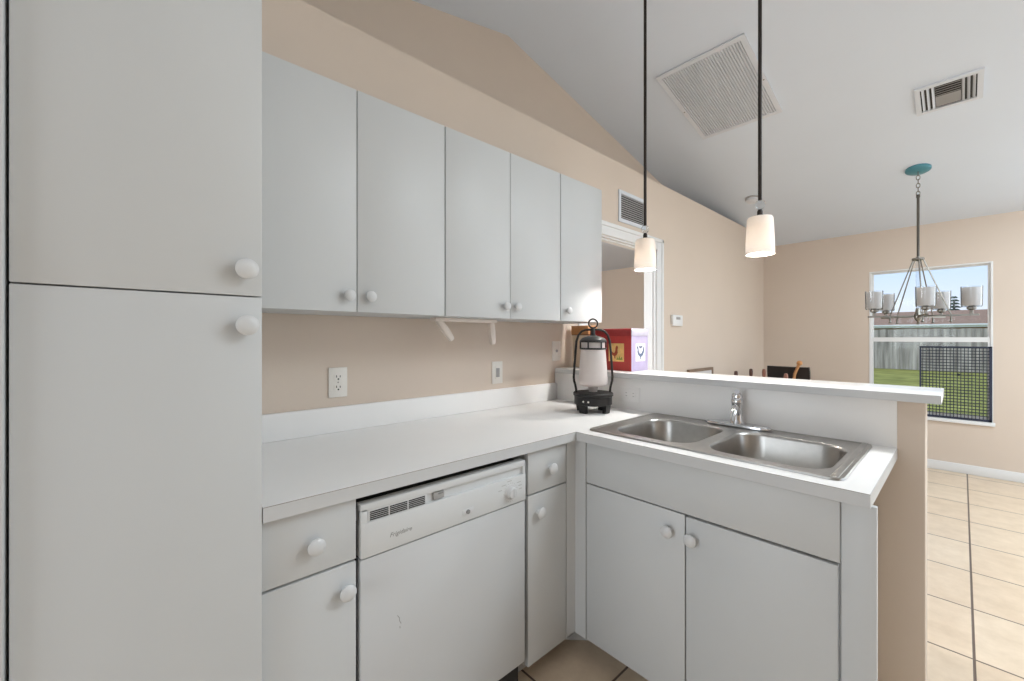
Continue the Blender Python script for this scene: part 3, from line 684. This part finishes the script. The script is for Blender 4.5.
# ------------------------------------------------------------------ pendant lamps
def pendant(x, y, label):
    zc = cz(y)
    t = thing('pendant_lamp', label, 'pendant lamp', (x, y, 1.65), 'pendant lamps over the bar')
    MB().lathe([(0.06, 0.012), (0.06, -0.01), (0.045, -0.024), (0.012, -0.03)], (x, y, zc), (0, 0, 1), 24).build('canopy', 'bronze', t)
    MB().lathe([(0.0078, 1.884), (0.0078, zc-0.02)], (x, y, 0), (0, 0, 1), 12).build('stem', 'bronze', t)
    b = MB(); pr = [(0.0085, 1.842)]
    for i in range(9):
        a = -PI/2+0.45+i*(PI-0.9)/8; pr.append((0.0215*math.cos(a), 1.864+0.0215*math.sin(a)))
    pr.append((0.0085, 1.886)); b.lathe(pr, (x, y, 0), (0, 0, 1), 8); b.build('crystal_ball', 'clear', t)
    MB().lathe([(0.0075, 1.806), (0.011, 1.810), (0.011, 1.835), (0.0075, 1.842)], (x, y, 0), (0, 0, 1), 14).lathe([(0.040, 1.806), (0.036, 1.812), (0.008, 1.815)], (x, y, 0), (0, 0, 1), 24).build('socket_cap', 'bronze', t)
    s_ = MB(); P0 = [(0.0560, 1.648), (0.0550, 1.70), (0.0525, 1.76), (0.0500, 1.802), (0.046, 1.8085), (0.030, 1.8095)]
    inn = [(r-0.0035, z-(0.003 if z > 1.79 else 0)) for r, z in reversed(P0)]
    s_.lathe(P0+inn, (x, y, 0), (0, 0, 1), 32, False, False).build('shade', 'pendantglass', t)
    MB().lathe([(0.012, 1.80), (0.014, 1.765), (0.024, 1.735), (0.027, 1.715), (0.022, 1.695), (0.010, 1.685), (0.001, 1.683)], (x, y, 0), (0, 0, 1), 18).build('bulb', 'bulb', t)
    lo_ = light('pendant_lamp_light', 'POINT', (0, 0, 0.045), (0, 0, 0), 26.0, (1.0, 0.965, 0.92), shadow_soft_size=0.028)
    lo_.parent = t
pendant(0.537, 2.0, 'left pendant lamp with white glass shade hanging before the doorway')
pendant(1.083, 2.0, 'right pendant lamp with white glass shade hanging before the sloped ceiling')

# ------------------------------------------------------------------ chandelier
HX, HY = 1.434, 4.70
RV = Vector((0.9987, 0.0512, 0)); NV = Vector((0.0512, -0.9987, 0))
t = thing('chandelier', 'five-shade metal chandelier on a chain and rod in front of the window', 'chandelier', (HX, HY, 1.40))
q = Vector((HX, HY, 0)); m_ = ceil_m(HX, HY)
MB().lathe([(0.078, -0.01), (0.078, 0.012), (0.070, 0.018), (0.012, 0.022)], m_ @ Vector((0, 0, 0)), m_.to_3x3() @ Vector((0, 0, 1)), 32).build('canopy', 'teal', t)
ch = MB(); zt, zb = cz(HY)-0.022, 2.445; nl = 6; L = (zt-zb)/nl
for i in range(nl):
    c = zt-L*(i+0.5); pts = []
    for k in range(14):
        a = 2*PI*k/14; u = 0.011*math.cos(a); v = (L*0.62)*math.sin(a)
        pts.append((HX+(u if i % 2 else 0), HY+(0 if i % 2 else u), c+v))
    ch.tube(pts, 0.0028, 6, closed=True)
ch.build('chain', 'nickel', t)
MB().lathe([(0.012, 2.452), (0.012, 2.43), (0.0088, 2.425), (0.0088, 1.94), (0.010, 1.93)], (HX, HY, 0), (0, 0, 1), 12).build('rod', 'rodmetal', t)
MB().lathe([(0.036, 1.918), (0.039, 1.922), (0.039, 1.932), (0.036, 1.936)], (HX, HY, 0), (0, 0, 1), 28).lathe([(0.006, 1.910), (0.013, 1.918), (0.013, 1.942), (0.009, 1.95)], (HX, HY, 0), (0, 0, 1), 14).build('hub', 'nickel', t)
MB().lathe([(0.014, 1.918), (0.014, 1.52)], (HX, HY, 0), (0, 0, 1), 16).build('glass_column', 'clear', t)
MB().lathe([(0.001, 1.392), (0.009, 1.397), (0.011, 1.404), (0.007, 1.412), (0.013, 1.425), (0.022, 1.438), (0.025, 1.455), (0.025, 1.478), (0.018, 1.49), (0.016, 1.52), (0.01, 1.53)], (HX, HY, 0), (0, 0, 1), 20).build('centre_boss', 'nickel', t)
RA = 0.292
for kk, dg in enumerate((10, 82, 154, 226, 298)):
    a = math.radians(dg); dv = RV*math.cos(a)+NV*math.sin(a); pv = Vector((-dv.y, dv.x, 0)); e = q+dv*RA
    ar = MB(); zA = 1.462
    ar.loops([[q+dv*s_+pv*0.008+Vector((0, 0, zA-0.007)), q+dv*s_-pv*0.008+Vector((0, 0, zA-0.007)), q+dv*s_-pv*0.008+Vector((0, 0, zA+0.007)), q+dv*s_+pv*0.008+Vector((0, 0, zA+0.007))] for s_ in (0.03, RA+0.04)])
    am = ar.build('arm', 'nickel', t)
    MB().tube([q+dv*0.03+Vector((0, 0, 1.925)), q+dv*0.185+Vector((0, 0, 1.468))], 0.0045, 8).build('stay_rod', 'nickel', t)
    MB().lathe([(0.009, 1.407), (0.011, 1.413), (0.006, 1.42), (0.006, 1.455)], tuple(q+dv*0.185), (0, 0, 1), 10).build('finial', 'nickel', am)
    cp_ = MB().lathe([(0.010, 1.466), (0.010, 1.495), (0.026, 1.505), (0.026, 1.519), (0.016, 1.526), (0.016, 1.55)], tuple(e), (0, 0, 1), 20).build('socket_cup', 'nickel', am)
    s_ = MB(); pr = [(0.040, 1.530), (0.047, 1.532), (0.050, 1.542), (0.0525, 1.668)]; inn = [(0.0505, 1.668), (0.048, 1.544), (0.040, 1.534)]
    s_.lathe(pr+inn, tuple(e), (0, 0, 1), 28, False, False).build('inner_shade', 'shadeglass', am)
    og = MB(); og.lathe([(0.017, 1.520), (0.053, 1.522), (0.0565, 1.531), (0.0585, 1.676), (0.0572, 1.676), (0.0550, 1.534), (0.052, 1.525), (0.017, 1.523)], tuple(e), (0, 0, 1), 28, False, False).build('outer_glass', 'clear', am)

# ------------------------------------------------------------------ lantern on the counter
LX, LY = 0.421, 1.699
Z0 = CT1
t = thing('lantern', 'black metal lantern with frosted glass and ring handle on the counter corner', 'lantern', (LX, LY, Z0))
MB().lathe([(0.090, 0.040), (0.094, 0.042), (0.094, 0.080), (0.099, 0.084), (0.099, 0.095), (0.095, 0.099), (0.060, 0.101), (0.001, 0.101)], (LX, LY, Z0), (0, 0, 1), 36).build('base', 'blackmetal', t)
fd = Vector((0.7385, -0.6743, 0)); rt = Vector((0.6743, 0.7385, 0)); lc = Vector((LX, LY, Z0))
for s_ in (40, 140, 220, 320):
    a0 = math.radians(s_); rings = []
    for z, sc in ((0.0, 0.97), (0.042, 1.04)):
        pts = []
        for rr, sg in ((0.086, 1), (0.062, -1)):
            for j in range(5):
                a = a0+sg*(j-2)*math.radians(7.5); pts.append(lc+(rt*math.cos(a)-fd*math.sin(a)*-1)*rr*sc+Vector((0, 0, z)))
        rings.append(pts)
    MB().loops(rings).build('foot', 'blackmetal', t)
for dx in (-0.062, -0.04):
    p = lc+rt*dx+fd*math.sqrt(0.0939**2-dx*dx)+Vector((0, 0, 0.060))
    MB().lathe([(0.0052, -0.001), (0.0045, 0.0015), (0.001, 0.002)], tuple(p), tuple((p-lc-Vector((0, 0, 0.060))).normalized()), 12).build('stud', 'plate', t)
hp = [(-0.085, 0.095), (-0.086, 0.115), (-0.090, 0.135), (-0.096, 0.155), (-0.0975, 0.175), (-0.095, 0.22), (-0.089, 0.30), (-0.084, 0.355), (-0.074, 0.385), (-0.058, 0.404), (-0.038, 0.412), (-0.012, 0.414)]
hp = hp+[(-u, z) for u, z in reversed(hp)]
hn = MB().tube([lc+rt*u+Vector((0, 0, z)) for u, z in hp], 0.0058, 10); hn.build('handle', 'blackmetal', t)
MB().tube([lc+rt*0.0225*math.cos(2*PI*k/22)+Vector((0, 0, 0.444+0.0225*math.sin(2*PI*k/22))) for k in range(22)], 0.0042, 8, closed=True).build('hanging_ring', 'blackmetal', t)
g = MB().lathe([(0.001, 0.130), (0.05, 0.130), (0.065, 0.134), (0.0710, 0.144), (0.0718, 0.165), (0.0690, 0.215), (0.0635, 0.29), (0.0605, 0.322)], (LX, LY, Z0), (0, 0, 1), 36, True, True).build('glass', 'lanternglass', t, smooth=50)
MB().lathe([(0.02, 0.100), (0.026, 0.131)], (LX, LY, Z0), (0, 0, 1), 20).build('glass_seat', 'lanternglass', t)
cg = MB()
for z in (0.318, 0.353):
    cg.tube([lc+rt*0.064*math.cos(2*PI*k/28)+fd*0.064*math.sin(2*PI*k/28)+Vector((0, 0, z)) for k in range(28)], 0.0042, 8, closed=True)
for k in range(6):
    a = 2*PI*k/6+0.35*PI; d_ = (rt*math.cos(a)+fd*math.sin(a))*0.064
    cg.tube([lc+d_+Vector((0, 0, 0.318)), lc+d_+Vector((0, 0, 0.353))], 0.0036, 8)
cg.build('collar', 'blackmetal', t)
MB().lathe([(0.058, 0.322), (0.058, 0.353)], (LX, LY, Z0), (0, 0, 1), 28).build('lamp_head', 'lanternglass', t)
MB().lathe([(0.066, 0.355), (0.065, 0.361), (0.055, 0.371), (0.034, 0.379), (0.016, 0.383), (0.011, 0.389), (0.010, 0.410), (0.006, 0.424)], (LX, LY, Z0), (0, 0, 1), 30).build('cap', 'greycap', t)

# ------------------------------------------------------------------ boxes on the bar
BZ = 1.105
t = thing('keepsake_box', 'red and lavender lidded box with rooster pictures on the bar behind the lantern', 'box', (0.34, 2.05, BZ))
x0, x1, y0, y1 = 0.208, 0.476, 1.966, 2.135
bx = MB().box((x0, y0, BZ), (x1-0.002, y1, BZ+0.196), 0.001).build('box_body', 'redbox', t)
MB().box((x1-0.002, y0, BZ), (x1+0.0005, y1, BZ+0.196), 0.0008).build('side_panel', 'lavender', t)
ld = MB().box((x0-0.003, y0-0.003, BZ+0.191), (x1-0.001, y1+0.003, BZ+0.232), 0.0015).build('lid', 'redlid', t)
MB().box((x1-0.001, y0-0.003, BZ+0.191), (x1+0.0035, y1+0.003, BZ+0.232), 0.001).build('lid_side', 'lavlid', ld)
pc = MB().box((0.332, y0-0.0014, BZ+0.050), (0.430, y0-0.0004, BZ+0.150)).build('front_picture', 'yellow', bx)
def blob(mb, pts, o, ex): mb.prism([o(u, v) for u, v in pts], ex)
of = lambda u, v: (0.340+u*0.085, y0-0.0022, BZ+0.055+v*0.09)
rm = MB(); blob(rm, [(0.10, 0.62), (0.22, 0.50), (0.34, 0.46), (0.42, 0.60), (0.44, 0.80), (0.50, 0.90), (0.57, 0.92), (0.62, 0.80), (0.58, 0.66), (0.60, 0.48), (0.52, 0.34), (0.42, 0.28), (0.42, 0.12), (0.36, 0.12), (0.34, 0.27), (0.22, 0.32), (0.10, 0.42)], of, (0, 0.001, 0)); rm.build('rooster', 'rooster', pc)
rm = MB(); blob(rm, [(0.50, 0.05), (0.58, 0.22), (0.66, 0.10), (0.72, 0.30), (0.80, 0.12), (0.92, 0.26), (0.96, 0.04)], of, (0, 0.001, 0)); rm.build('grass_tufts', 'green', pc)
sp_ = [o for o in bpy.data.objects if o.name.startswith('side_panel')][0]
pc = MB().box((x1+0.0008, 2.006, BZ+0.052), (x1+0.0018, 2.104, BZ+0.150)).build('side_picture', 'whitepic', sp_)
os_ = lambda u, v: (x1+0.0016, 2.014+u*0.082, BZ+0.058+v*0.088)
rm = MB()
blob(rm, [(0.06, 0.90), (0.22, 0.78), (0.26, 0.58), (0.40, 0.40), (0.60, 0.42), (0.78, 0.60), (0.86, 0.84), (0.96, 0.78), (0.94, 0.52), (0.78, 0.30), (0.56, 0.20), (0.54, 0.06), (0.46, 0.06), (0.44, 0.20), (0.24, 0.30), (0.10, 0.48), (0.12, 0.68), (0.02, 0.80)], os_, (0.001, 0, 0))
blob(rm, [(0.30, 0.80), (0.50, 0.72), (0.72, 0.82), (0.74, 0.92), (0.52, 0.86), (0.32, 0.90)], os_, (0.001, 0, 0))
rm.build('hen', 'blueink', pc)
t = thing('storage_box', 'tan box with orange-brown lid on the bar against the wall, left of the red box', 'box', (0.105, 2.05, BZ))
MB().box((0.048, 1.990, BZ), (0.168, 2.075, BZ+0.197), 0.002).build('box_body', 'tanbox', t)
MB().box((0.044, 1.986, BZ+0.201), (0.172, 2.079, BZ+0.255), 0.002).build('lid', 'tanlid', t)
MB().box((0.046, 1.988, BZ+0.1965), (0.170, 2.077, BZ+0.2015)).build('lid_seam', 'darkwood', t)

# ------------------------------------------------------------------ dining chairs and things behind the bar
def post_chair(name, p0, p1, side, wood, label, ztop, dep=0.36):
    """wooden chair whose two turned back posts stand at p0 and p1, the seat on the given side"""
    a = Vector((p0[0], p0[1], 0)); b = Vector((p1[0], p1[1], 0)); c = (a+b)/2; w = (b-a).normalized(); n = Vector((-w.y, w.x, 0))*side
    t = thing(name, label, 'chair', (c.x, c.y, 0), 'wooden dining chairs')
    for p in (a, b):
        MB().lathe([(0.017, 0), (0.021, 0.2), (0.021, ztop-0.09), (0.012, ztop-0.08), (0.015, ztop-0.06), (0.0165, ztop-0.03), (0.013, ztop-0.005), (0.002, ztop)], tuple(p), (0, 0, 1), 14).build('back_post', wood, t)
        MB().lathe([(0.016, 0), (0.021, 0.2), (0.021, 0.44)], tuple(p+n*dep), (0, 0, 1), 12).build('leg', wood, t)
    st_ = MB(); st_.loops([[p+Vector((0, 0, z)) for p in (a+w*0.0, b-w*0.0, b+n*(dep+0.025)+w*0.01, a+n*(dep+0.025)-w*0.01)] for z in (0.44, 0.475)]); st_.build('seat', wood, t)
    for z in (0.60, 0.72, 0.84):
        s_ = MB(); s_.loops([[a+(b-a)*u+n*(-0.012+(-0.018)*math.sin(PI*u))+Vector((0, 0, zz))+n*dn for zz, dn in ((z-0.03, -0.006), (z+0.03, -0.006), (z+0.03, 0.006), (z-0.03, 0.006))] for u in (0.02, 0.25, 0.5, 0.75, 0.98)]); s_.build('back_slat', wood, t)
    for k_, z in ((0, 0.22), (dep, 0.18)): MB().tube([a+n*k_+Vector((0, 0, z)), b+n*k_+Vector((0, 0, z))], 0.011, 8).build('stretcher', wood, t)
post_chair('wooden_chair', (0.352, 3.842), (0.346, 4.236), 1, 'darkwood', 'dark wooden chair whose post tips show above the bar, leftmost of the two', 1.0, 0.25)
post_chair('wooden_chair', (0.427, 4.330), (0.705, 3.915), 1, 'redwood', 'red-brown wooden chair whose post tips show in front of the black chair back', 0.997)
# black upholstered chair near the far corner
t = thing('dining_chair', 'black upholstered dining chair near the far corner beyond the bar', 'chair', (0.486, 5.0, 0))
bk = MB(); rings = []
for z, yo, hw in ((0.50, 0.0, 0.175), (0.60, 0.0, 0.178), (0.80, -0.02, 0.182), (0.95, -0.045, 0.184), (0.993, -0.052, 0.180)):
    rings.append([(0.486+hw*u, 4.92+yo+dy, z+(0.004 if abs(u) > 0.8 and z > 0.98 else 0)) for u, dy in ((-1, -0.015), (-0.5, -0.024), (0.5, -0.024), (1, -0.015), (1, 0.018), (0.5, 0.026), (-0.5, 0.026), (-1, 0.018))])
bk.loops(rings); bk.build('backrest', 'blackleather', t)
MB().box((0.296, 4.94, 0.43), (0.676, 5.36, 0.50), 0.02).build('seat', 'blackleather', t)
for x, y in ((0.318, 4.93), (0.654, 4.93), (0.318, 5.33), (0.654, 5.33)):
    MB().lathe([(0.016, 0), (0.021, 0.44)], (x, y, 0), (0, 0, 1), 10).build('leg', 'darkwood', t)
# wooden stick leaning on the black chair
st_ = MB(); st_.tube([(0.60, 4.55, 0.003), (0.575, 4.70, 0.45), (0.548, 4.805, 0.84), (0.557, 4.818, 0.93), (0.578, 4.824, 0.99), (0.590, 4.826, 1.025)], [0.011, 0.012, 0.013, 0.013, 0.013, 0.014], 10)
st_.lathe([(0.012, 0), (0.024, 0.012), (0.026, 0.025), (0.018, 0.042), (0.002, 0.048)], (0.590, 4.826, 1.015), (0.2, 0, 1), 14)
tag(st_.build('wooden_stick', 'lightwood', org=(0.60, 4.55, 0)), 'light wooden stick with a rounded knob leaning on the black chair back', 'stick')
# wood-framed panel leaning on the left wall
t = thing('framed_panel', 'wood-edged pale panel leaning on the beige wall, its top corner above the bar', 'frame', (0.03, 3.92, 0))
lm = Matrix.Translation(Vector((0.05, 0, 0))) @ Matrix.Rotation(-0.033, 4, 'Y')
f = MB(); 
f.box((-0.012, 3.66, 0.0), (0.012, 3.685, 1.0), 0, lm); f.box((-0.012, 4.155, 0.0), (0.012, 4.18, 1.0), 0, lm); f.box((-0.012, 3.685, 0.975), (0.012, 4.155, 1.0), 0, lm); f.box((-0.012, 3.685, 0.0), (0.012, 4.155, 0.025), 0, lm)
f.build('frame', 'framewood', t)
MB().box((-0.006, 3.685, 0.025), (0.004, 4.155, 0.975), 0, lm).build('panel', 'canvas', t)

# ------------------------------------------------------------------ outdoors
GZ = -0.15
lw = MB().box((-60, YF+0.16, GZ-0.2), (60, 80, GZ)).build('lawn', 'lawn'); lw['kind'] = 'structure'
pt = MB().box((-60, -40, GZ-0.2), (60, YF+0.155, GZ-0.01)).build('ground', 'stucco'); pt['kind'] = 'structure'
FYY = 25.6
t = thing('wooden_fence', 'weathered grey board fence along the back of the lawn outside the window', 'fence', (0.0, FYY, GZ))
fb = MB(); x = -9.0
while x < 9.0:
    w_ = 0.138+random.random()*0.004; h_ = 1.83+random.uniform(-0.015, 0.015)
    fb.box((x, FYY-0.012, GZ+0.02), (x+w_, FYY+0.012, GZ+h_)); x += w_+0.006
fb.build('boards', 'fence', t, smooth=0)
MB().box((-9, FYY+0.012, GZ+0.3), (9, FYY+0.05, GZ+0.39)).box((-9, FYY+0.012, GZ+1.45), (9, FYY+0.05, GZ+1.54)).build('rails', 'fence', t)
# neighbouring house beyond the fence
HY0 = 36.0
t = thing('neighbour_house', 'neighbouring house with a low brown shingle roof beyond the fence', 'house', (-2.0, HY0+4, GZ))
MB().box((-12, HY0+0.5, GZ), (8, HY0+8, 2.05)).build('wall', 'stucco', t)
rf = MB(); rf.loops([[(-12.6, HY0, 2.10), (8.6, HY0, 2.10), (8.6, HY0+8.6, 2.10), (-12.6, HY0+8.6, 2.10)], [(-9.0, HY0+3.6, 3.10), (5.0, HY0+3.6, 3.10), (5.0, HY0+5.0, 3.10), (-9.0, HY0+5.0, 3.10)]]); rf = rf.build('roof', 'shingle', t)
MB().box((-12.62, HY0-0.03, 1.93), (8.62, HY0, 2.12)).build('fascia', 'fascia', rf)
MB().box((-12.62, HY0-0.14, 2.04), (8.62, HY0-0.03, 2.13)).build('gutter', 'fascia', rf)
# tree tip beyond the roof
TX, TY = 1.255, 47.0
t = thing('pine_tree', 'dark pine tree tip beyond the brown roof, between two chandelier shades', 'tree', (TX, TY, GZ))
MB().lathe([(0.22, 0), (0.04, 4.3)], (TX, TY, GZ), (0, 0, 1), 10).build('trunk', 'bark', t)
fo = MB()
for k in range(14):
    z = 1.2+k*0.24; r = 0.95*(1-k/14.5)+0.12
    for j in range(9):
        a = 2*PI*(j/9+random.random()*0.1+k*0.06); rr = r*random.uniform(0.75, 1.1)
        d_ = Vector((math.cos(a), math.sin(a), 0)); pv = Vector((-d_.y, d_.x, 0)); c0 = Vector((TX, TY, GZ+z+0.25)); c1 = c0+d_*rr+Vector((0, 0, -0.18*rr))
        fo.loops([[c0+pv*0.05, c0+Vector((0, 0, 0.1)), c0-pv*0.05], [(c0+c1)/2+pv*0.16, (c0+c1)/2+Vector((0, 0, 0.14)), (c0+c1)/2-pv*0.16], [c1+pv*0.02, c1+Vector((0, 0, 0.03)), c1-pv*0.02]])
fo.build('foliage', 'foliage', t, smooth=0)
